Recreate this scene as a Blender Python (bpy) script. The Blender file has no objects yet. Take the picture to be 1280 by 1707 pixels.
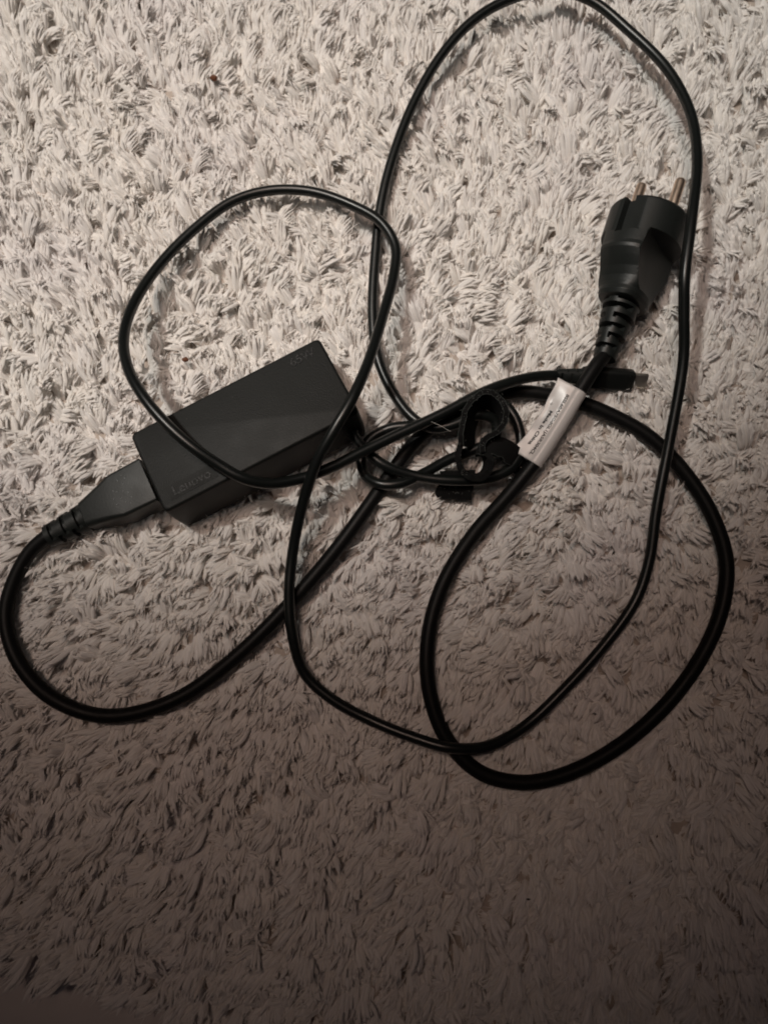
import bpy, math, random
import numpy as np
from mathutils import Vector, Matrix

random.seed(7)
rng = np.random.default_rng(11)
scene = bpy.context.scene
COL = scene.collection
S = 0.001                                   # everything below is laid out in millimetres

# ------------------------------------------------------------------ camera
TILT, DIST, FPX, PW, PH = math.radians(9.0), 350.0, 1281.0, 1280.0, 1707.0
cam_d = bpy.data.cameras.new('camera')
cam_d.sensor_fit = 'HORIZONTAL'
cam_d.sensor_width = 36.0
cam_d.lens = 36.0 * FPX / PW
cam_d.clip_start, cam_d.clip_end = 0.005, 50.0
cam_d.dof.use_dof = True
cam_d.dof.focus_distance = 0.335
cam_d.dof.aperture_fstop = 11.0
cam = bpy.data.objects.new('camera', cam_d)
COL.objects.link(cam)
CPOS = np.array([0.0, -DIST * math.sin(TILT), DIST * math.cos(TILT)])
cam.location = CPOS * S
cam.rotation_euler = (TILT, 0, 0)
scene.camera = cam
CR = np.array([[1, 0, 0], [0, math.cos(TILT), -math.sin(TILT)], [0, math.sin(TILT), math.cos(TILT)]])

# ------------------------------------------------------------------ light
world = bpy.data.worlds.new('World')
scene.world = world
world.use_nodes = True
bg = world.node_tree.nodes['Background']
bg.inputs['Color'].default_value = (0.95, 0.84, 1.0, 1)
bg.inputs['Strength'].default_value = 0.008

def spot(name, loc, aim, energy, cone, blend, radius, color, gloss=1.0):
    d = bpy.data.lights.new(name, 'SPOT')
    d.energy, d.spot_size, d.spot_blend, d.shadow_soft_size, d.color = energy, math.radians(cone), blend, radius, color
    d.specular_factor = gloss
    o = bpy.data.objects.new(name, d)
    COL.objects.link(o)
    o.location = loc
    o.rotation_euler = (Vector(aim) - Vector(loc)).to_track_quat('-Z', 'Y').to_euler()
    return o
# the ceiling lamp, plus three weaker heads added to soften its shadows
for lx, ly, lz, watt in ((-0.85, 0.55, 1.75, 73.0), (-0.25, 1.05, 1.75, 3.0), (0.50, 0.75, 1.80, 3.0), (-0.45, 0.05, 1.85, 8.0)):
    dist = (Vector((lx, ly, lz)) - Vector((-0.14, 0.40, 0))).length
    spot('key_spot', (lx, ly, lz), (-0.14, 0.40, 0), watt, 2 * math.degrees(math.atan(0.420 / dist)), 0.12, 0.07, (1.0, 0.975, 0.905), 1.0 if watt > 30 else 0.5)  # cone edge stands in for the shadow of whoever holds the camera
spot('fill_spot', (-0.32, 0.38, 1.25), (-0.06, 0.15, 0), 37.0, 23.5, 1.0, 0.28, (1.0, 0.73, 0.60), 0.3)  # unseen warm fill added in place of ambient light, fading towards the bottom

scene.view_settings.view_transform = 'Standard'
scene.view_settings.look = 'None'
scene.view_settings.exposure = 0.0
scene.view_settings.gamma = 1.0
scene.view_settings.use_curve_mapping = False
scene.cycles.use_denoising = True
scene.cycles.max_bounces = 10
scene.cycles.filter_width = 1.9
scene.cycles.diffuse_bounces = 8

# ------------------------------------------------------------------ helpers
def at(px, py, z=0.0):
    """the point at height z (mm) that the photograph shows at this pixel"""
    d = CR @ np.array([(px - PW / 2) / FPX, -(py - PH / 2) / FPX, -1.0])
    return CPOS + d * ((z - CPOS[2]) / d[2])

def link_mesh(name, verts, faces, mat, parent=None, smooth=True, flat_angle=None):
    me = bpy.data.meshes.new(name)
    v = np.asarray(verts, float)
    vol = 0.0                                               # turn inside-out shells the right way round
    for f in faces:
        for k in range(1, len(f) - 1):
            a_, b_, c_ = v[f[0]] - v[0], v[f[k]] - v[0], v[f[k + 1]] - v[0]
            vol += a_[0] * (b_[1] * c_[2] - b_[2] * c_[1]) + a_[1] * (b_[2] * c_[0] - b_[0] * c_[2]) + a_[2] * (b_[0] * c_[1] - b_[1] * c_[0])
    if vol < 0: faces = [tuple(f)[::-1] for f in faces]
    me.from_pydata((v * S).tolist(), [], faces)
    me.validate()
    me.update()
    if smooth:
        me.polygons.foreach_set('use_smooth', [True] * len(me.polygons))
        if flat_angle:
            me.set_sharp_from_angle(angle=math.radians(flat_angle))
    if mat: me.materials.append(mat)
    o = bpy.data.objects.new(name, me)
    COL.objects.link(o)
    if parent: o.parent = parent
    return o

def empty(name, loc_mm, rot=None):
    o = bpy.data.objects.new(name, None)
    o.empty_display_size = 0.01
    COL.objects.link(o)
    o.location = np.asarray(loc_mm, float) * S
    return o

def tag(o, label=None, cat=None, group=None, kind=None):
    if label: o['label'] = label
    if cat: o['category'] = cat
    if group: o['group'] = group
    if kind: o['kind'] = kind
    return o

def spline(pts, step=1.2):
    """centripetal Catmull-Rom through 3D points, resampled evenly"""
    P = np.asarray(pts, float)
    P = np.vstack([2 * P[0] - P[1], P, 2 * P[-1] - P[-2]])
    out = []
    for i in range(1, len(P) - 2):
        p0, p1, p2, p3 = P[i - 1], P[i], P[i + 1], P[i + 2]
        t0 = 0.0
        t1 = t0 + max(np.linalg.norm(p1 - p0), 1e-6) ** .5
        t2 = t1 + max(np.linalg.norm(p2 - p1), 1e-6) ** .5
        t3 = t2 + max(np.linalg.norm(p3 - p2), 1e-6) ** .5
        for t in np.linspace(t1, t2, 24, endpoint=False):
            A1 = (t1 - t) / (t1 - t0) * p0 + (t - t0) / (t1 - t0) * p1
            A2 = (t2 - t) / (t2 - t1) * p1 + (t - t1) / (t2 - t1) * p2
            A3 = (t3 - t) / (t3 - t2) * p2 + (t - t2) / (t3 - t2) * p3
            B1 = (t2 - t) / (t2 - t0) * A1 + (t - t0) / (t2 - t0) * A2
            B2 = (t3 - t) / (t3 - t1) * A2 + (t - t1) / (t3 - t1) * A3
            out.append((t2 - t) / (t2 - t1) * B1 + (t - t1) / (t2 - t1) * B2)
    out.append(P[-2])
    out = np.array(out)
    for _ in range(10):                                     # a stiff cable has no kinks
        sm = out.copy()
        sm[1:-1] = .25 * out[:-2] + .5 * out[1:-1] + .25 * out[2:]
        out = sm
    seg = np.linalg.norm(np.diff(out, axis=0), axis=1)
    s = np.concatenate([[0], np.cumsum(seg)])
    n = max(3, int(s[-1] / step))
    q = np.linspace(0, s[-1], n)
    return np.stack([np.interp(q, s, out[:, k]) for k in range(3)], 1)

def frames(path):
    t = np.gradient(path, axis=0)
    t /= np.linalg.norm(t, axis=1)[:, None]
    up = np.array([0, 0, 1.0])
    a = np.cross(t[0], up); a /= np.linalg.norm(a)
    A = [a]
    for i in range(1, len(path)):
        a = A[-1] - t[i] * np.dot(A[-1], t[i])
        A.append(a / np.linalg.norm(a))
    A = np.array(A)
    return t, A, np.cross(t, A)

def tube(path, radius, n=18):
    t, A, B = frames(path)
    r = np.full(len(path), radius) if np.isscalar(radius) else np.asarray(radius)
    th = np.linspace(0, 2 * math.pi, n, endpoint=False)
    V = (path[:, None] + r[:, None, None] * (A[:, None] * np.cos(th)[None, :, None] + B[:, None] * np.sin(th)[None, :, None])).reshape(-1, 3)
    F = []
    for i in range(len(path) - 1):
        for j in range(n):
            k = (j + 1) % n
            F.append((i * n + j, i * n + k, (i + 1) * n + k, (i + 1) * n + j))
    F.append(tuple(range(n))[::-1])
    F.append(tuple((len(path) - 1) * n + j for j in range(n)))
    return V, F

def loft(rings):
    """rings: list of (n,3) arrays, capped"""
    n = len(rings[0])
    V = np.concatenate(rings)
    F = []
    for i in range(len(rings) - 1):
        for j in range(n):
            k = (j + 1) % n
            F.append((i * n + j, i * n + k, (i + 1) * n + k, (i + 1) * n + j))
    F.append(tuple(range(n))[::-1])
    F.append(tuple((len(rings) - 1) * n + j for j in range(n)))
    return V, F

def rrect(hx, hy, r, seg=5):
    """rounded rectangle outline, counter-clockwise"""
    out = []
    for cx, cy, a0 in ((hx - r, hy - r, 0), (-hx + r, hy - r, 90), (-hx + r, -hy + r, 180), (hx - r, -hy + r, 270)):
        for k in range(seg + 1):
            a = math.radians(a0 + 90 * k / seg)
            out.append((cx + r * math.cos(a), cy + r * math.sin(a)))
    return np.array(out)

def basis(M, V):
    """local mm coordinates -> world mm"""
    V = np.asarray(V, float)
    return V @ M[:, :3].T + M[:, 3]

def frame_from(origin, fwd, up):
    y = np.asarray(fwd, float); y = y / np.linalg.norm(y)
    x = np.cross(y, up); x /= np.linalg.norm(x)
    z = np.cross(x, y)
    return np.stack([x, y, z, np.asarray(origin, float)], 1)

def text_geo(body, size, extrude, bold=0.0):
    cu = bpy.data.curves.new('lettering', 'FONT')
    cu.body = body
    cu.size = size
    cu.extrude = extrude
    cu.offset = bold
    cu.resolution_u = 4
    ob = bpy.data.objects.new('lettering', cu)
    COL.objects.link(ob)
    dg = bpy.context.evaluated_depsgraph_get()
    me = bpy.data.meshes.new_from_object(ob.evaluated_get(dg))
    V = np.array([v.co[:] for v in me.vertices])
    F = [tuple(p.vertices) for p in me.polygons]
    bpy.data.objects.remove(ob)
    bpy.data.curves.remove(cu)
    bpy.data.meshes.remove(me)
    V[:, :2] -= (V[:, :2].max(0) + V[:, :2].min(0)) / 2
    return V, F

# ------------------------------------------------------------------ materials
def mat(name):
    m = bpy.data.materials.new(name)
    m.use_nodes = True
    nt = m.node_tree
    return m, nt, nt.nodes['Principled BSDF']

def node(nt, kind, **kw):
    n = nt.nodes.new(kind)
    for k, v in kw.items(): setattr(n, k, v)
    return n

def black_plastic(name, base, rough, bump_scale=900.0, bump=0.15, dust=0.10, spec=0.5, rough_var=0.12):
    m, nt, b = mat(name)
    tc = node(nt, 'ShaderNodeTexCoord')
    n1 = node(nt, 'ShaderNodeTexNoise'); n1.inputs['Scale'].default_value = bump_scale; n1.inputs['Detail'].default_value = 4
    n2 = node(nt, 'ShaderNodeTexNoise'); n2.inputs['Scale'].default_value = 70; n2.inputs['Detail'].default_value = 6
    v = node(nt, 'ShaderNodeTexVoronoi'); v.inputs['Scale'].default_value = 420
    for t in (n1, n2, v): nt.links.new(tc.outputs['Object'], t.inputs['Vector'])
    ramp = node(nt, 'ShaderNodeValToRGB')                      # lint specks
    ramp.color_ramp.elements[0].position = 0.0; ramp.color_ramp.elements[0].color = (1, 1, 1, 1)
    ramp.color_ramp.elements[1].position = 0.13; ramp.color_ramp.elements[1].color = (0, 0, 0, 1)
    nt.links.new(v.outputs['Distance'], ramp.inputs['Fac'])
    gate = node(nt, 'ShaderNodeMath', operation='GREATER_THAN'); gate.inputs[1].default_value = 0.60
    nt.links.new(n2.outputs['Fac'], gate.inputs[0])
    mul = node(nt, 'ShaderNodeMath', operation='MULTIPLY')
    nt.links.new(ramp.outputs['Color'], mul.inputs[0]); nt.links.new(gate.outputs[0], mul.inputs[1])
    mul2 = node(nt, 'ShaderNodeMath', operation='MULTIPLY'); mul2.inputs[1].default_value = dust
    nt.links.new(mul.outputs[0], mul2.inputs[0])
    mix = node(nt, 'ShaderNodeMix', data_type='RGBA')
    mix.inputs['A'].default_value = (*base, 1); mix.inputs['B'].default_value = (0.45, 0.42, 0.38, 1)
    nt.links.new(mul2.outputs[0], mix.inputs['Factor']); nt.links.new(mix.outputs['Result'], b.inputs['Base Color'])
    mr = node(nt, 'ShaderNodeMapRange')
    mr.inputs['To Min'].default_value = max(0.02, rough - rough_var); mr.inputs['To Max'].default_value = rough + rough_var
    nt.links.new(n2.outputs['Fac'], mr.inputs['Value']); nt.links.new(mr.outputs['Result'], b.inputs['Roughness'])
    b.inputs['Specular IOR Level'].default_value = spec
    bp = node(nt, 'ShaderNodeBump'); bp.inputs['Strength'].default_value = bump; bp.inputs['Distance'].default_value = 0.0004
    nt.links.new(n1.outputs['Fac'], bp.inputs['Height']); nt.links.new(bp.outputs['Normal'], b.inputs['Normal'])
    return m

M_case = black_plastic('black_textured_plastic', (0.0095, 0.0105, 0.0098), 0.50, 1600, 0.25, 0.14, 0.24)
M_panel = black_plastic('black_matt_panel', (0.0088, 0.0096, 0.009), 0.52, 1600, 0.2, 0.0, 0.21)
M_letter = black_plastic('black_raised_letters', (0.010, 0.010, 0.010), 0.41, 900, 0.5, 0.0, 0.25, 0.1)
M_gloss = black_plastic('black_polished_plastic', (0.010, 0.010, 0.010), 0.25, 700, 0.05, 0.0, 0.4)
M_thin = black_plastic('black_cable_jacket', (0.007, 0.0085, 0.008), 0.32, 600, 0.012, 0.10, 0.5, 0.04)
M_thick = black_plastic('black_cord_jacket', (0.006, 0.006, 0.006), 0.48, 800, 0.10, 0.12, 0.2)
M_plug = black_plastic('black_moulded_rubber', (0.013, 0.0155, 0.0145), 0.44, 1100, 0.14, 0.14, 0.42)

def metal(name, col, rough):
    m, nt, b = mat(name)
    b.inputs['Base Color'].default_value = (*col, 1)
    b.inputs['Metallic'].default_value = 1.0
    tc = node(nt, 'ShaderNodeTexCoord')
    n = node(nt, 'ShaderNodeTexNoise'); n.inputs['Scale'].default_value = 500
    nt.links.new(tc.outputs['Object'], n.inputs['Vector'])
    mr = node(nt, 'ShaderNodeMapRange'); mr.inputs['To Min'].default_value = rough * .7; mr.inputs['To Max'].default_value = rough * 1.4
    nt.links.new(n.outputs['Fac'], mr.inputs['Value']); nt.links.new(mr.outputs['Result'], b.inputs['Roughness'])
    return m
M_pin = metal('nickel_plated_brass', (0.86, 0.68, 0.54), 0.36)
M_shell = metal('steel_shell', (0.80, 0.74, 0.66), 0.38)

def yarn():
    m, nt, b = mat('cream_pile_yarn')
    tc = node(nt, 'ShaderNodeTexCoord')
    oi = node(nt, 'ShaderNodeObjectInfo')
    geo = node(nt, 'ShaderNodeNewGeometry')
    uv = node(nt, 'ShaderNodeUVMap'); uv.uv_map = 'strand'
    at_ = node(nt, 'ShaderNodeAttribute'); at_.attribute_name = 'tint'
    # colour: tuft to tuft, strand to strand, and broad lilac-tinted patches
    big = node(nt, 'ShaderNodeTexNoise'); big.inputs['Scale'].default_value = 14; big.inputs['Detail'].default_value = 3
    nt.links.new(geo.outputs['Position'], big.inputs['Vector'])
    c1 = node(nt, 'ShaderNodeMix', data_type='RGBA')
    c1.inputs['A'].default_value = (0.92, 0.89, 0.855, 1); c1.inputs['B'].default_value = (0.88, 0.85, 0.825, 1)
    nt.links.new(oi.outputs['Random'], c1.inputs['Factor'])
    c2 = node(nt, 'ShaderNodeMix', data_type='RGBA')
    c2.inputs['B'].default_value = (0.83, 0.76, 0.68, 1)
    s = node(nt, 'ShaderNodeMath', operation='MULTIPLY'); s.inputs[1].default_value = 0.45
    nt.links.new(at_.outputs['Fac'], s.inputs[0]); nt.links.new(s.outputs[0], c2.inputs['Factor'])
    nt.links.new(c1.outputs['Result'], c2.inputs['A'])
    c3 = node(nt, 'ShaderNodeMix', data_type='RGBA')
    c3.inputs['B'].default_value = (0.84, 0.795, 0.80, 1)
    mr = node(nt, 'ShaderNodeMapRange'); mr.inputs['From Min'].default_value = .5; mr.inputs['From Max'].default_value = .75; mr.inputs['To Max'].default_value = .6
    nt.links.new(big.outputs['Fac'], mr.inputs['Value']); nt.links.new(mr.outputs['Result'], c3.inputs['Factor'])
    nt.links.new(c2.outputs['Result'], c3.inputs['A'])
    # fibres running along the strand
    mp = node(nt, 'ShaderNodeMapping'); mp.inputs['Scale'].default_value = (4, 0.7, 1)
    nt.links.new(uv.outputs['UV'], mp.inputs['Vector'])
    fib = node(nt, 'ShaderNodeTexNoise'); fib.inputs['Scale'].default_value = 1.0; fib.inputs['Detail'].default_value = 3
    nt.links.new(mp.outputs['Vector'], fib.inputs['Vector'])
    bp = node(nt, 'ShaderNodeBump'); bp.inputs['Strength'].default_value = 0.18; bp.inputs['Distance'].default_value = 0.0003
    nt.links.new(fib.outputs['Fac'], bp.inputs['Height'])
    # a strand is a bundle of hair-fine fibres: its shading is far softer than that of a solid rod
    sc_ = node(nt, 'ShaderNodeVectorMath', operation='SCALE'); sc_.inputs['Scale'].default_value = 0.68
    nt.links.new(geo.outputs['Normal'], sc_.inputs[0])
    ad = node(nt, 'ShaderNodeVectorMath', operation='ADD'); ad.inputs[1].default_value = (0, 0, 0.32)
    nt.links.new(sc_.outputs[0], ad.inputs[0])
    nz = node(nt, 'ShaderNodeVectorMath', operation='NORMALIZE')
    nt.links.new(ad.outputs[0], nz.inputs[0]); nt.links.new(nz.outputs[0], bp.inputs['Normal'])
    hs = node(nt, 'ShaderNodeHueSaturation')
    mv = node(nt, 'ShaderNodeMapRange'); mv.inputs['From Min'].default_value = .3; mv.inputs['From Max'].default_value = .7
    mv.inputs['To Min'].default_value = .86; mv.inputs['To Max'].default_value = 1.08
    nt.links.new(fib.outputs['Fac'], mv.inputs['Value']); nt.links.new(mv.outputs['Result'], hs.inputs['Value'])
    nt.links.new(c3.outputs['Result'], hs.inputs['Color'])
    nt.links.new(hs.outputs['Color'], b.inputs['Base Color'])
    b.inputs['Roughness'].default_value = 0.55
    b.inputs['Specular IOR Level'].default_value = 0.35
    nt.links.new(bp.outputs['Normal'], b.inputs['Normal'])
    return m
M_yarn = yarn()

def simple(name, base, rough, noise=0.0, scale=200, spec=0.4, col2=None):
    m, nt, b = mat(name)
    b.inputs['Roughness'].default_value = rough
    b.inputs['Specular IOR Level'].default_value = spec
    tc = node(nt, 'ShaderNodeTexCoord')
    n = node(nt, 'ShaderNodeTexNoise'); n.inputs['Scale'].default_value = scale; n.inputs['Detail'].default_value = 5
    nt.links.new(tc.outputs['Object'], n.inputs['Vector'])
    mix = node(nt, 'ShaderNodeMix', data_type='RGBA')
    mix.inputs['A'].default_value = (*base, 1); mix.inputs['B'].default_value = (*(col2 or [c * (1 - noise) for c in base]), 1)
    nt.links.new(n.outputs['Fac'], mix.inputs['Factor']); nt.links.new(mix.outputs['Result'], b.inputs['Base Color'])
    bp = node(nt, 'ShaderNodeBump'); bp.inputs['Strength'].default_value = 0.2; bp.inputs['Distance'].default_value = 0.0003
    nt.links.new(n.outputs['Fac'], bp.inputs['Height']); nt.links.new(bp.outputs['Normal'], b.inputs['Normal'])
    return m
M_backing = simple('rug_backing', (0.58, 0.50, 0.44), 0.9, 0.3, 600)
M_floor = simple('pale_floor', (0.78, 0.72, 0.69), 0.6, 0.15, 60)
M_paper = simple('satin_label', (0.70, 0.66, 0.64), 0.28, 0.05, 120, 0.5)
M_ink = simple('black_print', (0.02, 0.02, 0.02), 0.5, 0.2, 900)
M_strap = simple('black_hook_and_loop', (0.010, 0.010, 0.010), 0.95, 0.5, 2600, 0.2)
M_lit_fray = simple('grey_lit_fray', (0.085, 0.095, 0.09), 0.8, 0.6, 1500, 0.3)  # frayed edge; its grey also puts the lit line into the colour
M_hook = simple('grey_hooks', (0.30, 0.31, 0.29), 0.5, 0.5, 900)
M_crumb = simple('brown_crumb', (0.20, 0.07, 0.03), 0.6, 0.5, 1500)
M_speck = simple('dark_lint', (0.025, 0.02, 0.02), 0.8, 0.3, 900)
M_fibre = simple('white_fibre', (0.85, 0.82, 0.76), 0.4, 0.05, 900)

# ------------------------------------------------------------------ floor and rug
PILE_BASE = -10.5
e0, e1 = at(0, 1568, -10), at(222, 1636, -10)
ex = (e1 - e0)[:2]; ex /= np.linalg.norm(ex)               # along the rug's edge
ey = np.array([-ex[1], ex[0]])                             # into the rug
def rug_xy(u, v): return e0[:2] + ex * u + ey * v

fl = link_mesh('floor', [(-1500, -1500, -13.5), (1500, -1500, -13.5), (1500, 1500, -13.5), (-1500, 1500, -13.5)], [(0, 1, 2, 3)], M_floor, smooth=False)
tag(fl, kind='structure')
U0, U1, V1 = -170.0, 620.0, 740.0
c = [rug_xy(U0, 0), rug_xy(U1, 0), rug_xy(U1, V1), rug_xy(U0, V1)]
rv = [(p[0], p[1], z) for z in (-13.3, PILE_BASE) for p in c]
rug = link_mesh('rug', rv, [(3, 2, 1, 0), (4, 5, 6, 7), (0, 1, 5, 4), (1, 2, 6, 5), (2, 3, 7, 6), (3, 0, 4, 7)], M_backing, smooth=False)
tag(rug, 'cream shaggy deep pile rug lying under all the cables', 'rug')

# ------------------------------------------------------------------ cable routes (photograph pixel, height in mm)
R_THIN, R_THICK = 2.4, 3.3
thin_px = [(581, 712, 12), (592, 730, 12), (608, 749, 11), (640, 775, 11), (690, 793, 9), (756, 801, 9), (815, 797, 8), (853, 778, 7), (868, 746, 6), (860, 700, 5), (836, 672, 5),
           (790, 675, 7), (740, 697, 9.5), (690, 709, 10), (650, 714, 9), (616, 733, 7), (602, 763, 5), (609, 792, 6), (634, 807, 9.5), (668, 806, 10), (708, 788, 7), (750, 765, 5), (795, 748, 5),
           (826, 728, 6), (824, 700, 8), (795, 692, 10), (755, 708, 10), (718, 713, 9), (690, 698, 8), (664, 668, 6),
           (640, 625, 4), (627, 585, 3.5), (621, 520, 3), (626, 420, 3), (635, 340, 4), (655, 260, 5), (690, 170, 6), (735, 92, 8), (790, 32, 10), (850, -2, 11), (920, -18, 12), (985, 0, 13),
           (1050, 52, 14), (1110, 112, 17), (1150, 185, 22), (1162, 265, 28), (1152, 370, 34), (1141, 460, 33), (1140, 520, 28), (1139, 600, 21), (1117, 730, 13), (1094, 850, 8),
           (1082, 935, 5), (1060, 1000, 3), (1010, 1072, 2), (940, 1150, 2), (872, 1213, 2.5), (810, 1245, 6), (750, 1247, 8.4), (690, 1230, 6), (620, 1202, 2.5), (555, 1167, 2), (507, 1122, 2.5),
           (486, 1050, 6.5), (482, 985, 8.5), (488, 920, 11), (502, 850, 18), (527, 772, 28), (555, 720, 33), (583, 672, 34), (612, 608, 29), (640, 520, 20), (657, 455, 15), (659, 410, 13), (635, 370, 12),
           (590, 343, 10), (520, 319, 8), (450, 317, 7), (388, 335, 7), (327, 379, 8), (266, 441, 11), (222, 508, 17), (206, 565, 24), (214, 615, 30), (240, 662, 34.5), (278, 707, 36), (320, 744, 35.5),
           (365, 775, 33), (405, 797, 31), (450, 806, 27), (500, 798, 23), (550, 780, 20.5), (600, 755, 18.5), (655, 728, 17), (705, 705, 16.5), (750, 683, 16), (800, 656, 15), (850, 637, 12), (895, 627, 9), (934, 625, 6.5)]
thick_px = [(80, 893, 4), (52, 918, 3), (24, 968, 2), (10, 1025, 2), (25, 1092, 2), (72, 1153, 2), (140, 1188, 2), (205, 1193, 2), (300, 1163, 2), (390, 1098, 2), (480, 1010, 2), (560, 917, 2.5), (615, 842, 3),
            (655, 785, 2.5), (695, 733, 2), (745, 692, 2), (805, 661, 2), (860, 653, 2), (915, 658, 2), (965, 670, 1.8), (1020, 692, 2), (1080, 726, 2.5), (1135, 780, 2.5), (1185, 855, 3), (1211, 940, 3), (1200, 1025, 2.5), (1160, 1110, 2),
            (1098, 1188, 2), (1020, 1252, 2), (940, 1292, 2), (870, 1305, 2), (800, 1288, 2), (745, 1233, 2), (715, 1150, 2), (714, 1060, 2), (738, 975, 2), (790, 890, 3), (845, 828, 4.5), (892, 770, 7), (930, 712, 10), (966, 652, 13), (993, 610, 14), (1009, 590, 13)]
thin_path = spline([at(*p) for p in thin_px])
thick_path = spline([at(*p) for p in thick_px])

# ------------------------------------------------------------------ adapter frame (pose solved from its corners)
def rotvec(w):
    a = np.linalg.norm(w); k = np.asarray(w) / a
    K = np.array([[0, -k[2], k[1]], [k[2], 0, -k[0]], [-k[1], k[0], 0]])
    return np.eye(3) + math.sin(a) * K + (1 - math.cos(a)) * K @ K
AR = rotvec([-0.1337, -0.0804, 0.477])
AC = np.array([-60.8, 35.0, 24.5])
AM = np.concatenate([AR, AC[:, None]], 1)                  # origin at the top face's centre, x along it, z up
AL, AW, AT = 93.0, 40.5, 28.5

# ------------------------------------------------------------------ the pile: tufts of yarn
protos = bpy.data.collections.new('tuft_kinds')
FLIP = True
def make_tuft(i):
    """one tuft: a soft flattened core that bends over, wrapped in strands that fray at its tip"""
    r = np.random.default_rng(100 + i)
    V, F, UV, T = [], [], [], []
    lean0, lean1 = r.uniform(0.05, 0.4), r.uniform(0.7, 1.6)
    L = r.uniform(11.5, 15.5)
    twist, bend = r.normal(0, 0.35), r.normal(0, .25)
    hw, ht = r.uniform(1.6, 2.9), r.uniform(.8, 1.3)
    M_ = 10
    flare = r.uniform(.0, .7)
    cl, fr = [np.zeros(3)], []
    for s in range(M_ + 1):
        f = s / M_
        a = lean0 + (lean1 - lean0) * f ** 1.2; az_ = twist * f * f + bend * (f - .5)
        d = np.array([math.sin(a) * math.cos(az_), math.sin(a) * math.sin(az_), math.cos(a)])
        sd = np.cross(d, [0, 0, 1.0]); sd /= np.linalg.norm(sd) + 1e-9
        fr.append((d, sd, np.cross(sd, d)))
        if s < M_: cl.append(cl[-1] + d * L / M_)
    cl = np.array(cl)
    def strand(pts, sds, nms, ws_, ts_, ns, k, tint):
        ring0, m = len(V), len(pts) - 1
        for s in range(m):
            for q in range(ns):
                an = 2 * math.pi * q / ns
                V.append(pts[s] + sds[s] * ws_[s] * math.cos(an) + nms[s] * ts_[s] * math.sin(an))
                UV.append((2 * abs(q / ns - .5) + k * 3.7, s / m * 2 + k)); T.append(tint)
        V.append(pts[m]); UV.append((k * 3.7 + .5, 2 + k)); T.append(tint)
        for s in range(m):
            for q in range(ns):
                a_ = ring0 + s * ns + q; b_ = ring0 + s * ns + (q + 1) % ns
                F.append((a_, b_, ring0 + m * ns) if s == m - 1 else (a_, b_, b_ + ns, a_ + ns))
    wid = lambda f: (0.45 + 0.62 * f) * (1 - max(0, (f - .75) / .25) ** 2 * .55)
    sel = range(0, 9)
    strand([cl[s] for s in sel], [fr[s][1] for s in sel], [fr[s][2] for s in sel], [hw * .86 * wid(s / M_) for s in sel], [ht * .8 * wid(s / M_) for s in sel], 7, 0, r.uniform() ** 2)
    n = int(r.integers(9, 13))
    for k in range(1, n + 10):
        stray = k > n
        u = r.uniform(-1, 1) if not stray else r.uniform(-1.2, 1.2)
        dev = r.normal(0, .34) if not stray else r.normal(0, .9)
        hgt = math.sqrt(max(0, 1 - u * u)) * (1.0 if r.uniform() < .85 else -.8)
        l0, l1 = (r.uniform(0, .25), r.uniform(.78, 1.14)) if not stray else (r.uniform(.1, .4), r.uniform(.85, 1.15))
        m = 7
        w = r.uniform(0.55, 1.12) if not stray else r.uniform(.14, .34)
        curl = r.normal(.2, 1.2) if not stray else r.normal(.6, 2.2)
        pts, sds, nms, W, TT = [], [], [], [], []
        for s in range(m + 1):
            f = l0 + (l1 - l0) * s / m
            g = min(f, 1) * M_; i0_ = min(int(g), M_ - 1); t = g - i0_
            c = cl[i0_] * (1 - t) + cl[i0_ + 1] * t
            d, sd, nm = fr[i0_]
            if f > 1: c = c + d * (f - 1) * L
            tipf = max(0, (f - .5) / .5)
            uu_ = u * (1 + flare * tipf) + dev * (f - l0)
            c = c + sd * hw * wid(min(f, .85)) * uu_ + nm * (ht * wid(min(f, .8)) * hgt * (1 - .3 * tipf) + curl * tipf ** 2 * .8)
            e = s / m
            p_ = (0.6 + 0.45 * math.sin(math.pi * e * .8)) * (1 - max(0, (e - .6) / .4) ** 2 * .72)
            pts.append(c); sds.append(sd); nms.append(nm); W.append(w * p_); TT.append(w * p_ * .72)
        strand(pts, sds, nms, W, TT, 5, k, r.uniform() ** 2)
    F = [f_[::-1] for f_ in F] if FLIP else F
    me = bpy.data.meshes.new('tuft')
    me.from_pydata((np.array(V) * S).tolist(), [], F)
    me.polygons.foreach_set('use_smooth', [True] * len(me.polygons))
    uvl = me.uv_layers.new(name='strand')
    li = np.zeros(len(me.loops), int); me.loops.foreach_get('vertex_index', li)
    uvl.data.foreach_set('uv', np.array(UV, np.float32)[li].ravel())
    at_ = me.attributes.new('tint', 'FLOAT', 'POINT')
    at_.data.foreach_set('value', np.array(T, np.float32))
    me.materials.append(M_yarn)
    o = bpy.data.objects.new('tuft_%02d' % i, me)
    protos.objects.link(o)
NK = 40
for i in range(NK): make_tuft(i)

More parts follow.
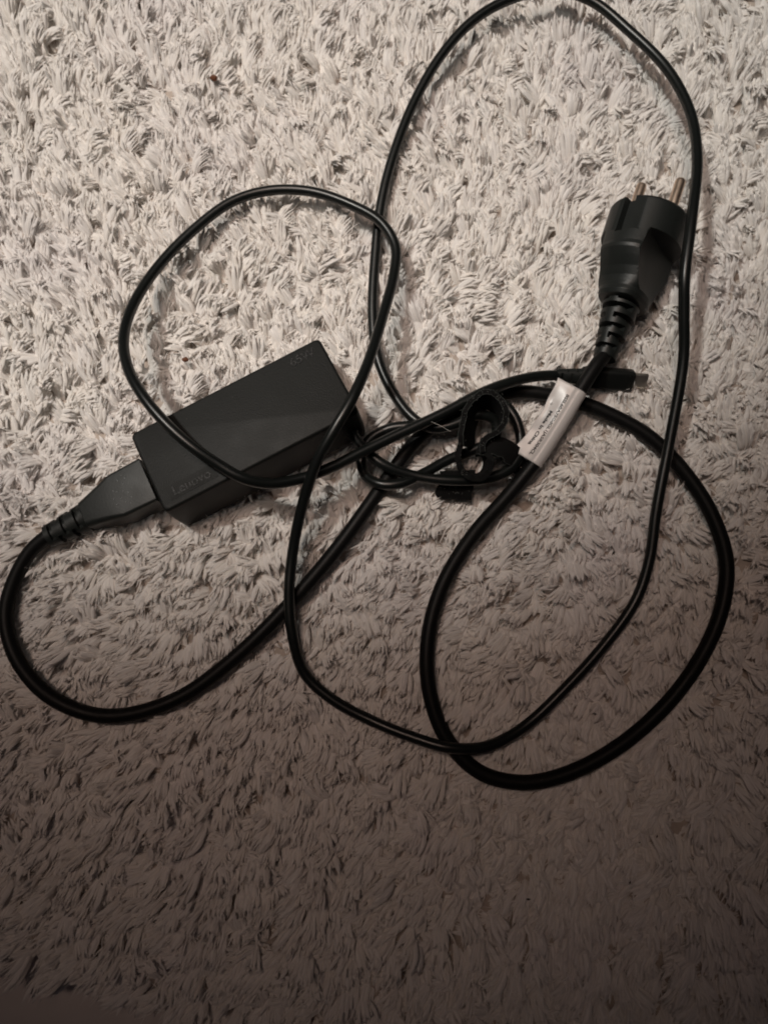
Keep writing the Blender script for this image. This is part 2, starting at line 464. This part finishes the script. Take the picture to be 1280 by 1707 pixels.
# dense under-pile as a sheet, added to keep gaps between tufts bright
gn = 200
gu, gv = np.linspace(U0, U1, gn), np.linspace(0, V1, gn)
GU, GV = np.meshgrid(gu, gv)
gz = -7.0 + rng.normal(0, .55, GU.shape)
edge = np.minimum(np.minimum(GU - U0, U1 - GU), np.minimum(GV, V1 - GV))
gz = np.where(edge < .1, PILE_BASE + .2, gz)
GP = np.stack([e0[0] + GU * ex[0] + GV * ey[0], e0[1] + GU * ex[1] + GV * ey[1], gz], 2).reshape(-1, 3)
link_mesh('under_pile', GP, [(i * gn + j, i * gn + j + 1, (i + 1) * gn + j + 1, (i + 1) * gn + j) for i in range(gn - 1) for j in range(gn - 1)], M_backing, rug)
SP = 5.7
nu, nv = int((U1 - U0) / SP), int(V1 / (SP * .866))
uu, vv = np.meshgrid(np.arange(nu), np.arange(nv))
u = U0 + 2 + (uu + .5 * (vv % 2)) * SP + rng.normal(0, 1.25, uu.shape)
v = 1.0 + vv * SP * .866 + rng.normal(0, 1.25, uu.shape)
P2 = (e0[:2][None] + u.ravel()[:, None] * ex + v.ravel()[:, None] * ey)
N1 = len(P2)
P2 = np.concatenate([P2, P2 + rng.normal(0, 2.4, P2.shape), P2[::2] + rng.normal(0, 3.0, P2[::2].shape)])   # a shorter second growth fills in between
N = len(P2)
short = np.arange(N) >= N1
def lowfreq(seed, wl):
    r = np.random.default_rng(seed); out = np.zeros(N)
    for _ in range(9):
        a = r.uniform(0, 6.28); k = 2 * math.pi / (wl * r.uniform(.6, 1.6))
        out += np.sin(P2[:, 0] * k * math.cos(a) + P2[:, 1] * k * math.sin(a) + r.uniform(0, 6.28))
    return out / 3.0
lower = 1 / (1 + np.exp((P2[:, 1] - 10) / 35))             # the near half of the rug is brushed down harder
swirl = 0.25 * lowfreq(1, 130) + .34 * lowfreq(2, 36)
up = 1 / (1 + np.exp(-(P2[:, 1] - 12) / 22)) + .22 * lowfreq(5, 42) + rng.normal(0, .34, N) > .5      # trodden the other way further up
az = np.where(up, math.pi / 2 + .05 + 1.2 * swirl + rng.normal(0, .58, N), -math.pi / 2 - .45 + swirl + rng.normal(0, .34, N))
az = np.where(short, rng.uniform(-math.pi, math.pi, N), az)
hs = 1.0 + 0.13 * lowfreq(3, 26) + rng.normal(0, 0.13, N)
hs = np.clip(hs, .6, 1.24)
hs = np.where(short, hs * rng.uniform(.42, .62, N), hs)
ws = np.where(short, rng.uniform(.75, 1.0, N), rng.uniform(1.08, 1.48, N))
tiltx, tilty = rng.normal(0, 0.15, N), rng.normal(0, 0.15, N) + .15 * lower
# the pile gives way under what lies on it
TOP = 11.2                                                  # usual height of a tuft above its base
limit = np.full(N, 99.0)
lift = 5.0 * np.array([np.cos(az), np.sin(az)]).T           # tips lie this far from the roots
for path, rad in ((thin_path, R_THIN), (thick_path, R_THICK)):
    low = path[path[:, 2] < 8][::2]
    for q in range(0, N, 4000):
        sl = slice(q, q + 4000)
        for off in (0.0, .4, .8, 1.2, 1.6, 2.0):           # anywhere along the tuft's length
            pts = P2[sl] + lift[sl] * off
            d2 = ((pts[:, None, :] - low[None, :, :2]) ** 2).sum(2)
            j = d2.argmin(1); d = np.sqrt(d2[np.arange(len(j)), j])
            room = low[j, 2] - rad * .75 - 1.0 - .25 * off + np.clip(d - rad * .6, 0, 9) * .7
            limit[sl] = np.where(d < rad + 3.4, np.minimum(limit[sl], room), limit[sl])
def press(px_a, px_b, z, half):
    global limit
    a, b = at(*px_a, z)[:2], at(*px_b, z)[:2]
    for off in (.3, 1.0):
        p = P2 + lift * off
        t = np.clip(((p - a) @ (b - a)) / ((b - a) @ (b - a)), 0, 1)
        d = np.linalg.norm(p - a - t[:, None] * (b - a), axis=1)
        limit = np.where(d < half, np.minimum(limit, z), limit)
press((755, 800), (765, 835), -2.5, 8)
hs = np.where(limit < 90, np.clip(np.minimum(hs, (limit - .8 - PILE_BASE) / TOP), 0.12, None), hs)
tiltx = np.where(limit < 90, tiltx * .2, tiltx); tilty = np.where(limit < 90, np.abs(tilty) * .35, tilty)
pm = bpy.data.meshes.new('pile')
pm.from_pydata(np.concatenate([P2, np.full((N, 1), PILE_BASE)], 1) * S, [], [])
def pattr(name, typ, key, data):
    a = pm.attributes.new(name, typ, 'POINT'); a.data.foreach_set(key, data)
pattr('rot', 'FLOAT_VECTOR', 'vector', np.stack([tiltx, tilty, az], 1).astype(np.float32).ravel())
pattr('scl', 'FLOAT_VECTOR', 'vector', np.stack([ws * np.clip(1.15 - .15 * hs, 1, 1.3), ws, hs], 1).astype(np.float32).ravel())
pattr('kind_index', 'INT', 'value', rng.integers(0, NK, N).astype(np.int32))
pile = bpy.data.objects.new('pile', pm)
COL.objects.link(pile); pile.parent = rug
tag(pile, kind='stuff')
ng = bpy.data.node_groups.new('pile_nodes', 'GeometryNodeTree')
ng.interface.new_socket('Geometry', in_out='INPUT', socket_type='NodeSocketGeometry')
ng.interface.new_socket('Geometry', in_out='OUTPUT', socket_type='NodeSocketGeometry')
gi, go = ng.nodes.new('NodeGroupInput'), ng.nodes.new('NodeGroupOutput')
iop, ci = ng.nodes.new('GeometryNodeInstanceOnPoints'), ng.nodes.new('GeometryNodeCollectionInfo')
ci.inputs['Collection'].default_value = protos
ci.inputs['Separate Children'].default_value = True
ci.inputs['Reset Children'].default_value = True
def named(n, t):
    a = ng.nodes.new('GeometryNodeInputNamedAttribute'); a.data_type = t; a.inputs['Name'].default_value = n
    return a.outputs['Attribute']
e2r = ng.nodes.new('FunctionNodeEulerToRotation')
ng.links.new(named('rot', 'FLOAT_VECTOR'), e2r.inputs[0])
iop.inputs['Pick Instance'].default_value = True
ng.links.new(gi.outputs[0], iop.inputs['Points'])
ng.links.new(ci.outputs[0], iop.inputs['Instance'])
ng.links.new(named('kind_index', 'INT'), iop.inputs['Instance Index'])
ng.links.new(e2r.outputs[0], iop.inputs['Rotation'])
ng.links.new(named('scl', 'FLOAT_VECTOR'), iop.inputs['Scale'])
ng.links.new(iop.outputs[0], go.inputs[0])
md = pile.modifiers.new('tufts', 'NODES'); md.node_group = ng

# ------------------------------------------------------------------ power adapter with its own cable
adapter = empty('power_adapter', (0, 0, 0))
tag(adapter, 'black rectangular power adapter brick with its thin captive cable looping across the rug', 'power adapter')
# case: lofted along its thickness, edges rounded, walls slightly drafted, seam at mid height
rings = []
for z, ins in ((0.0, 1.3), (-.12, .75), (-.45, .3), (-1.0, .05), (-1.7, 0), (-8.0, -.12), (-14.0, -.25), (-20.0, -.15), (-25.5, 0), (-27.0, .25), (-28.1, .9), (-28.5, 2.0)):
    o2 = rrect(AL / 2 - ins, AW / 2 - ins, 2.3, 6)
    rings.append(np.concatenate([o2, np.full((len(o2), 1), z)], 1)[::-1])
V, F = loft(rings)
case = link_mesh('case', basis(AM, V), F, M_case, adapter, flat_angle=45)
# polished panel that carries the brand, a hair proud of the face
o2 = rrect(11.5, 3.3, .5, 3)
def plate(o2, z0, z1, cx, cy, ins=.1):
    r = [np.concatenate([o2 * 1.0 + [cx, cy], np.full((len(o2), 1), z0)], 1)[::-1] for z0 in (z1,)]
    a = np.concatenate([o2 * (1 - ins / 6) + [cx, cy], np.full((len(o2), 1), z0)], 1)[::-1]
    return loft([a] + r)
V, F = plate(o2, .12, -.4, -30.5, -13.6)
pn = link_mesh('brand_panel', basis(AM, V), F, M_panel, case, flat_angle=30)
V, F = text_geo('Lenovo', 6.0, .12, .04)
V = V + [-30.5, -13.6, .20]
link_mesh('brand_lettering', basis(AM, V), F, M_letter, case, smooth=False)
V, F = text_geo('65W', 5.8, .2, .04)
V = V + [36.0, 15.0, .08]
link_mesh('wattage_lettering', basis(AM, V), F, M_letter, case, smooth=False)
V, F = tube(thin_path[:int(len(thin_path))], R_THIN)
link_mesh('cable', V, F, M_thin, adapter)
gt = thin_path[1] - thin_path[0]; gt = gt / np.linalg.norm(gt)
gp = np.array([thin_path[0] - gt * 5, thin_path[0] - gt * 1, thin_path[0] + gt * 2.5, thin_path[0] + gt * 4.5])
V, F = tube(gp, np.array([4.3, 4.0, 3.2, 2.6]))
link_mesh('cable_boot', V, F, M_plug, adapter, flat_angle=40)
# usb plug
ua, ub = at(934, 625, 6.5), at(1062, 634, 3.5)
UM = frame_from(ua, ub - ua, np.array([-0.05, -0.75, 0.75]))
def ribbed(y0, y1, rx0, rz0, rx1, rz1, slots, depth, n=72, steps=90, phase=0.0, hole=0.62):
    """strain relief: tapering sleeve cut by staggered slots"""
    rings = []
    for i in range(steps + 1):
        f = i / steps; y = y0 + (y1 - y0) * f
        ring = []
        for j in range(n):
            th = 2 * math.pi * j / n
            rx, rz = rx0 + (rx1 - rx0) * f, rz0 + (rz1 - rz0) * f
            k = 1.0
            for q, (c0, wd) in enumerate(slots):
                if abs(f - c0) < wd / 2:
                    a = (th + phase + (math.pi / 2 if q % 2 else 0)) % math.pi
                    if abs(a - math.pi / 2) < hole: k = 1 - depth
            ring.append((rx * k * math.cos(th), y, rz * k * math.sin(th)))
        rings.append(np.array(ring)[::-1])
    return rings
usb = empty('usb_plug', (0, 0, 0)); usb.parent = adapter
V, F = loft(ribbed(-2, 10.5, 2.9, 2.5, 4.0, 3.2, [(.18, .09), (.36, .09), (.54, .09), (.72, .09)], .24, steps=70))
link_mesh('strain_relief', basis(UM, V), F, M_plug, usb, flat_angle=40)
rings = []
for y, hx, hz in ((9.5, 3.6, 2.5), (10.2, 4.3, 2.8), (12, 4.7, 3.0), (30.5, 4.8, 3.0), (33.6, 4.6, 2.9), (34.2, 4.1, 2.4)):
    o2 = rrect(hx, hz, 1.6, 5)
    rings.append(np.stack([o2[:, 0], np.full(len(o2), y), o2[:, 1]], 1))
V, F = loft(rings)
link_mesh('plug_body', basis(UM, V), F, M_case, usb, flat_angle=40)
rings = []
for y, k in ((33.5, 1), (40.3, 1), (40.7, .96)):
    o2 = rrect(3.7 * k, 1.2 * k, 1.1 * k, 6)
    rings.append(np.stack([o2[:, 0], np.full(len(o2), y), o2[:, 1]], 1))
V, F = loft(rings)
link_mesh('metal_shell', basis(UM, V), F, M_shell, usb, flat_angle=40)

# ------------------------------------------------------------------ mains lead: appliance connector, cord, wall plug, paper label
lead = empty('mains_lead', (0, 0, 0))
tag(lead, 'thick black mains lead with two pin wall plug and white paper label', 'power cord')
V, F = tube(thick_path, R_THICK, 20)
link_mesh('cord', V, F, M_thick, lead)
# appliance connector pushed into the adapter's end
ca, cb = at(86, 892, 4.5), at(253, 807, 7.0)
CM = frame_from(ca, cb - ca, AR[:, 2] + np.array([0, -.06, 0]))
clen = np.linalg.norm(cb - ca)
conn = empty('appliance_connector', (0, 0, 0)); conn.parent = lead
V, F = loft(ribbed(-1.5, 18.0, 5.2, 5.0, 7.0, 6.4, [(.17, .10), (.34, .10), (.51, .10), (.68, .10), (.85, .10)], .32, steps=110, hole=.8))
link_mesh('strain_relief', basis(CM, V), F, M_plug, conn, flat_angle=40)
rings = []
for y, hx, hz, r in ((17.4, 5.6, 5.0, 2.8), (18.0, 6.4, 5.8, 2.8), (22, 7.2, 6.4, 2.6), (30, 9.2, 7.2, 2.2), (35.5, 10.6, 7.5, 1.6), (clen + 1.0, 10.9, 7.6, 1.3)):
    o2 = rrect(hx, hz, r, 5)
    rings.append(np.stack([o2[:, 0], np.full(len(o2), y), o2[:, 1]], 1))
V, F = loft(rings)
link_mesh('connector_body', basis(CM, V), F, M_plug, conn, flat_angle=38)
# worn moulded approval marks: only flecks of them catch the light
V, F = [], []
for (mx, my, sx, sy) in ((-5, 42, 1.0, .35), (-3, 40.5, .3, .8), (-5.6, 38.8, .9, .3), (-1, 36.5, .35, .9), (-2.0, 35.2, .9, .3), (1.5, 41.0, .8, .3), (2.6, 37.2, .3, .8), (4.2, 41.5, .6, .35), (5.2, 38.5, .3, .5), (1.2, 34.2, .9, .25), (4.4, 34.6, .3, .9), (-6.8, 41, .5, .3), (6.6, 40.4, .5, .3), (0, 39.3, .3, .5)):
    i0 = len(V)
    for zz, k in ((7.35, 1.0), (7.75, .7)):
        for a_, b_ in ((-1, -1), (1, -1), (1, 1), (-1, 1)): V.append((mx + a_ * sx * .5 * k, my + b_ * sy * .5 * k, zz))
    F += [(i0 + 4, i0 + 5, i0 + 6, i0 + 7)] + [(i0 + j, i0 + (j + 1) % 4, i0 + 4 + (j + 1) % 4, i0 + 4 + j) for j in range(4)]
link_mesh('moulded_marks', basis(CM, V), F, M_gloss, conn, smooth=False)
# wall plug
pa, pb = at(1009, 592, 11.0), at(1083, 362, 14.0)
dirp = (pb - pa) / np.linalg.norm(pb - pa)
PHI = math.radians(40)
rt = np.cross(dirp, [0, 0, 1]); rt /= np.linalg.norm(rt)
upv = np.cross(rt, dirp)
wdir = -math.sin(PHI) * rt + math.cos(PHI) * upv            # towards the earthing groove
PM = frame_from(pa, dirp, wdir)                            # local x = pin line, z = groove side
plen = np.linalg.norm(pb - pa)
plug = empty('wall_plug', (0, 0, 0)); plug.parent = lead
SRL = 25.0
V, F = loft(ribbed(-1.5, SRL + 1, 5.0, 5.6, 8.6, 9.4, [(.15, .085), (.32, .09), (.49, .09), (.66, .09), (.83, .09), (.965, .06)], .44, steps=140, hole=1.3))
link_mesh('strain_relief', basis(PM, V), F, M_plug, plug, flat_angle=40)
def interp(y, tab):
    ys = [t[0] for t in tab]
    return [float(np.interp(y, ys, [t[i] for t in tab])) for i in range(1, len(tab[0]))]
B = plen - SRL                                             # body from SRL to plen
tab = [(0.0, 7.5, 9.8), (.012, 9.6, 11.6), (.05, 10.4, 12.3), (.10, 10.8, 12.0), (.14, 12.6, 12.0), (.20, 14.6, 12.5), (.28, 16.2, 14.2), (.36, 17.0, 16.8), (.43, 17.4, 18.9), (.46, 17.6, 19.2), (.50, 17.8, 18.9), (.62, 18.3, 18.6), (.97, 18.5, 18.5), (.99, 18.1, 18.1), (1.0, 17.4, 17.4)]
rings = []
ysamp = sorted(set(list(np.linspace(0, 1, 110)) + [t[0] for t in tab] + [.655, .665, .60, .605]))
n = 180
for f in ysamp:
    au, aw = interp(f, tab)
    ring = []
    ex_ = 2.0 + 0.8 * max(0, 1 - f / .5)
    for j in range(n):
        th = 2 * math.pi * j / n
        cth, sth = math.cos(th), math.sin(th)
        x = au * math.copysign(abs(cth) ** (2 / ex_), cth)
        z = aw * math.copysign(abs(sth) ** (2 / ex_), sth)
        if .10 < f < .66:                                  # scooped thumb rests either side
            lim = 8.2 + 1.6 * abs((f - .40) / .3) ** 2 + .006 * z * z
            x = math.copysign(min(abs(x), lim), x)
        if f > .62 and abs(x) < 7.2:                       # flats on the earthing sides with a groove down the middle
            z = math.copysign(min(abs(z), 17.4), z)
        if f > .602 and abs(x + 2.0) < 2.1:
            z = math.copysign(abs(z) - 3.6, z)
        ring.append((x, SRL + f * B, z))
    rings.append(np.array(ring)[::-1])
V, F = loft(rings)
link_mesh('plug_body', basis(PM, V), F, M_plug, plug, flat_angle=35)
for sx in (-1, 1):
    rr = [(0, 2.4), (17.6, 2.4), (18.4, 2.25), (19.0, 1.7), (19.2, .9)]
    rings = [np.array([(sx * 9.5 + r * math.cos(2 * math.pi * j / 24), plen - .5 + y, r * math.sin(2 * math.pi * j / 24)) for j in range(24)])[::-1] for y, r in rr]
    V, F = loft(rings)
    link_mesh('pin', basis(PM, V), F, M_pin, plug, flat_angle=50)

# paper label folded round the cord like a flag
i0 = np.argmin(np.linalg.norm(thick_path[:, None] - at(889, 775, 6)[None, None], axis=2).ravel())
i1 = np.argmin(np.linalg.norm(thick_path[:, None] - at(966, 650, 13)[None, None], axis=2).ravel())
lp = thick_path[i0:i1 + 1]
lt = (lp[-1] - lp[0]) / np.linalg.norm(lp[-1] - lp[0])
ll = np.cross([0, 0, 1.0], lt); ll /= np.linalg.norm(ll)    # to the left of the cord
lu = np.cross(lt, ll)
RL = R_THICK + .22
prof = [(11.4, 1.6), (9.6, 1.9), (7.4, 2.4), (5.0, 3.0), (2.6, 3.4)] + [(RL * math.sin(a), RL * math.cos(a)) for a in np.linspace(.35, -math.pi * .95, 20)] + [(2.8, -2.6), (5.0, -.8), (7.4, .9), (9.6, 1.6), (11.4, 1.5)]
prof = np.array(prof)
ps = np.concatenate([[0], np.cumsum(np.linalg.norm(np.diff(prof, axis=0), axis=1))])
lsamp = np.concatenate([[0], np.cumsum(np.linalg.norm(np.diff(lp, axis=0), axis=1))])
def on_label(a, b, off=0.0):
    """a: mm along the cord from its lower end, b: mm across from the flag's edge"""
    c_ = np.array([np.interp(a, lsamp, lp[:, k]) for k in range(3)])
    x = np.interp(b, ps, prof[:, 0]); z = np.interp(b, ps, prof[:, 1])
    dx = np.interp(b + .2, ps, prof[:, 0]) - np.interp(b - .2, ps, prof[:, 0]); dz = np.interp(b + .2, ps, prof[:, 1]) - np.interp(b - .2, ps, prof[:, 1])
    nl = math.hypot(dx, dz) + 1e-9
    nx, nz = dz / nl, -dx / nl
    flag = min(1, max(0, (x - 3) / 6.5))
    wob = flag * (.7 * math.sin(a * .16 + .6) + .12 * math.sin(a * .61))
    x2 = x + flag * (-1.3 * math.sin(a / lsamp[-1] * math.pi) + 0.15 * math.sin(a * .5))
    ripple = .035 * math.sin(a * 1.1 + b * .3) * (1 - flag)
    return c_ + ll * (x2 + nx * (off + ripple)) + lu * (z + wob + nz * (off + ripple))
na, nb = 48, 60
V = [on_label(a, b) for a in np.linspace(0, lsamp[-1], na) for b in np.linspace(0, ps[-1], nb)]
F = [(i * nb + j, i * nb + j + 1, (i + 1) * nb + j + 1, (i + 1) * nb + j) for i in range(na - 1) for j in range(nb - 1)]
lab = link_mesh('paper_label', V, F, M_paper, lead)
sm = lab.modifiers.new('thickness', 'SOLIDIFY'); sm.thickness = .00008; sm.offset = 0
def print_on(name, body, size, bold, a_mid, b_mid, length):
    V, F = text_geo(body, size, 0.0, bold)
    V[:, 0] *= length / (V[:, 0].max() - V[:, 0].min())
    V = [on_label(a_mid - x, b_mid + y, .15) for x, y, _ in V]
    link_mesh(name, V, F, M_ink, lab, smooth=False)
LL = lsamp[-1]
print_on('serial_print', '8SSL60A75GdGL1JA5R304CL', 2.1, .07, LL * .47, 7.6, LL * .82)
print_on('origin_print', 'Made In China', 2.4, .09, LL * .39, 4.3, LL * .47)
print_on('mark_print', 'Q', 1.5, .0, LL * .70, 2.6, 1.2)

# ------------------------------------------------------------------ hook-and-loop strap round the bundle
strap = empty('cable_strap', (0, 0, 0))
tag(strap, 'black hook and loop strap bundling the coiled thin cable in the middle', 'cable strap')
def ribbon(name, pts, widths, thick, parent, mat_=M_strap, trim=True):
    """pts: (px, py, z) of the near edge; widths: mm vectors to the far edge"""
    raw = np.array([at(*p) for p in pts])
    path = spline(raw, .7)
    k = np.linspace(0, 1, len(path)); kk = np.linspace(0, 1, len(widths))
    W = np.stack([np.interp(k, kk, [w[i] for w in widths]) for i in range(3)], 1)
    t = np.gradient(path, axis=0); t /= np.linalg.norm(t, axis=1)[:, None]
    nrm = np.cross(t, W); nrm /= np.linalg.norm(nrm, axis=1)[:, None]
    rings = []
    for i in range(len(path)):
        h = nrm[i] * thick / 2; p, q = path[i], path[i] + W[i]
        jit = rng.normal(0, .10, 3) + W[i] / np.linalg.norm(W[i]) * (.45 * math.sin(i * .37 + path[0, 0]) + .3 * math.sin(i * .83))
        rings.append(np.array([p + h + jit, p - h + jit, p * .5 + q * .5 - h, q - h, q + h, p * .5 + q * .5 + h]))
    V, F = loft(rings)
    o = link_mesh(name, V, F, mat_, parent, flat_angle=50)
    if trim:
        V2, F2 = [], []
        for s_ in (-1, 1):
            e = np.array([rings[i][0 if s_ > 0 else 1] for i in range(len(path))]) * .96 + path * .04 + rng.normal(0, .06, path.shape)
            v_, f_ = tube(e, .13, 6)
            b0 = sum(len(x) for x in V2)
            V2.append(v_); F2 += [tuple(i + b0 for i in f) for f in f_]
        link_mesh('lit_fuzzy_edge', np.concatenate(V2), F2, M_lit_fray, o)
    return o
# upper bean-shaped loop, standing on edge
ribbon('loop', [(768, 742, 18), (769, 715, 20), (776, 685, 21), (791, 662, 22), (812, 653, 22), (832, 662, 22), (843, 683, 22), (841, 705, 21), (828, 720, 20), (811, 730, 19), (803, 744, 18), (806, 756, 16)],
       [(7, 2, -14), (6, -1, -15), (1, -3, -15), (-1, 1, -15), (2, 4, -13)], 2.4, strap)
# lower fold and the bottom of the wrap
ribbon('fold', [(766, 745, 17), (763, 765, 17), (770, 785, 16), (786, 797, 15), (806, 796, 15), (817, 782, 16), (818, 765, 17), (811, 754, 17)],
       [(2, 5, -13), (0, 4, -13), (-1, 3, -13)], 2.6, strap, trim=False)
ribbon('wrap_band', [(792, 760, 13.5), (812, 757, 15), (832, 763, 13.5), (848, 775, 9), (858, 788, 2.5)],
       [(3, 8, 0), (4.5, 8, -.5), (6, 7.5, -1.5), (6.5, 6.5, -2)], 2.2, strap)
ribbon('end_tab', [(733, 786, 7), (731, 803, 5), (728, 818, 2.0), (728, 829, -.5)], [(16, .5, 1), (16, 0, 1.5), (15.8, -1.2, 1.5)], 1.9, strap, trim=False)

# ------------------------------------------------------------------ crumbs and lint in the pile
def crumb(name, pos, r, m, label, cat, group=None, squash=.7):
    q = np.random.default_rng(int(pos[0] * 7 + pos[1] * 13) % 9999)
    rings = []
    for i in range(1, 8):
        a = math.pi * i / 8
        rings.append(np.array([(r * math.sin(a) * math.cos(t) * q.uniform(.75, 1.2), r * .8 * math.sin(a) * math.sin(t) * q.uniform(.75, 1.2), r * squash * math.cos(a)) for t in np.linspace(0, 6.283, 10, endpoint=False)])[::-1] + pos)
    V, F = loft(rings[::-1])
    o = link_mesh(name, V, F, m, None, flat_angle=25)
    if label: tag(o, label, cat, group)
    return o
crumb('crumb', at(356, 129, 4.5), 1.9, M_crumb, 'small reddish brown crumb in the pile near the top left', 'crumb', 'crumbs in the rug')
crumb('crumb', at(309, 599, 4.0), 1.5, M_crumb, 'small brown crumb in the pile just above the adapter', 'crumb', 'crumbs in the rug')
specks = [(76, 236), (1215, 560), (812, 880), (612, 1080), (636, 1080), (585, 1098), (430, 1180), (548, 1245), (1066, 1405), (1118, 1437), (1050, 1472), (1248, 1374), (1095, 1395), (250, 1408), (170, 1475), (350, 1556), (1022, 922), (430, 417), (735, 622), (720, 850), (945, 1290), (500, 1300), (880, 1500)]
Vs, Fs = [], []
for k, (x, y) in enumerate(specks):
    p = at(x, y, 2.6); r = random.uniform(.35, .75); b0 = len(Vs); an = random.uniform(0, 3.14)
    d1 = np.array([math.cos(an), math.sin(an), .2]) * r * random.uniform(1, 1.8); d2 = np.array([-math.sin(an), math.cos(an), 0]) * r * .6; d3 = np.array([0, 0, r * .6])
    Vs += [p + d1, p + d2, p - d1, p - d2, p + d3, p - d3]
    Fs += [tuple(b0 + i for i in f) for f in ((0, 1, 4), (1, 2, 4), (2, 3, 4), (3, 0, 4), (1, 0, 5), (2, 1, 5), (3, 2, 5), (0, 3, 5))]
sp = link_mesh('lint', Vs, Fs, M_speck)
tag(sp, 'tiny dark specks of lint scattered over the rug', 'lint', kind='stuff')
# loose hooks and lint standing off the strap's edges
Vh, Fh = [], []
for (x, y, z) in [(768, 742, 18), (769, 722, 19.6), (771, 705, 20.3), (776, 685, 21), (783, 672, 21.6), (791, 662, 22), (801, 656, 22), (812, 653, 22), (823, 656, 22), (832, 662, 22), (840, 674, 22), (843, 688, 22), (841, 705, 21), (828, 720, 20), (815, 728, 19), (806, 740, 18), (764, 766, 17), (772, 788, 16), (817, 780, 16), (818, 764, 17), (750, 812, 5), (735, 815, 4.5), (762, 818, 5), (780, 815, 5)]:
    for _ in range(7):
        p = at(x + random.gauss(0, 4), y + random.gauss(0, 4), z + random.uniform(-.6, .5))
        d = np.array([random.gauss(0, 1), random.gauss(0, 1), random.uniform(0, 1)]); d *= random.uniform(.4, 1.1) / np.linalg.norm(d)
        v_, f_ = tube(np.array([p, p + d * .5 + [0, 0, .1], p + d]), .05, 4)
        b0 = len(Vh); Vh += list(v_); Fh += [tuple(i + b0 for i in f) for f in f_]
tag(link_mesh('hooks', Vh, Fh, M_hook, strap), kind='stuff')
V, F = tube(spline([at(719, 703, 20), at(733, 709, 21.5), at(752, 720, 21)], .6), .07, 6)
hair = link_mesh('fibre', V, F, M_fibre)
tag(hair, 'single pale stray fibre caught across the cables beside the strap', 'fibre')
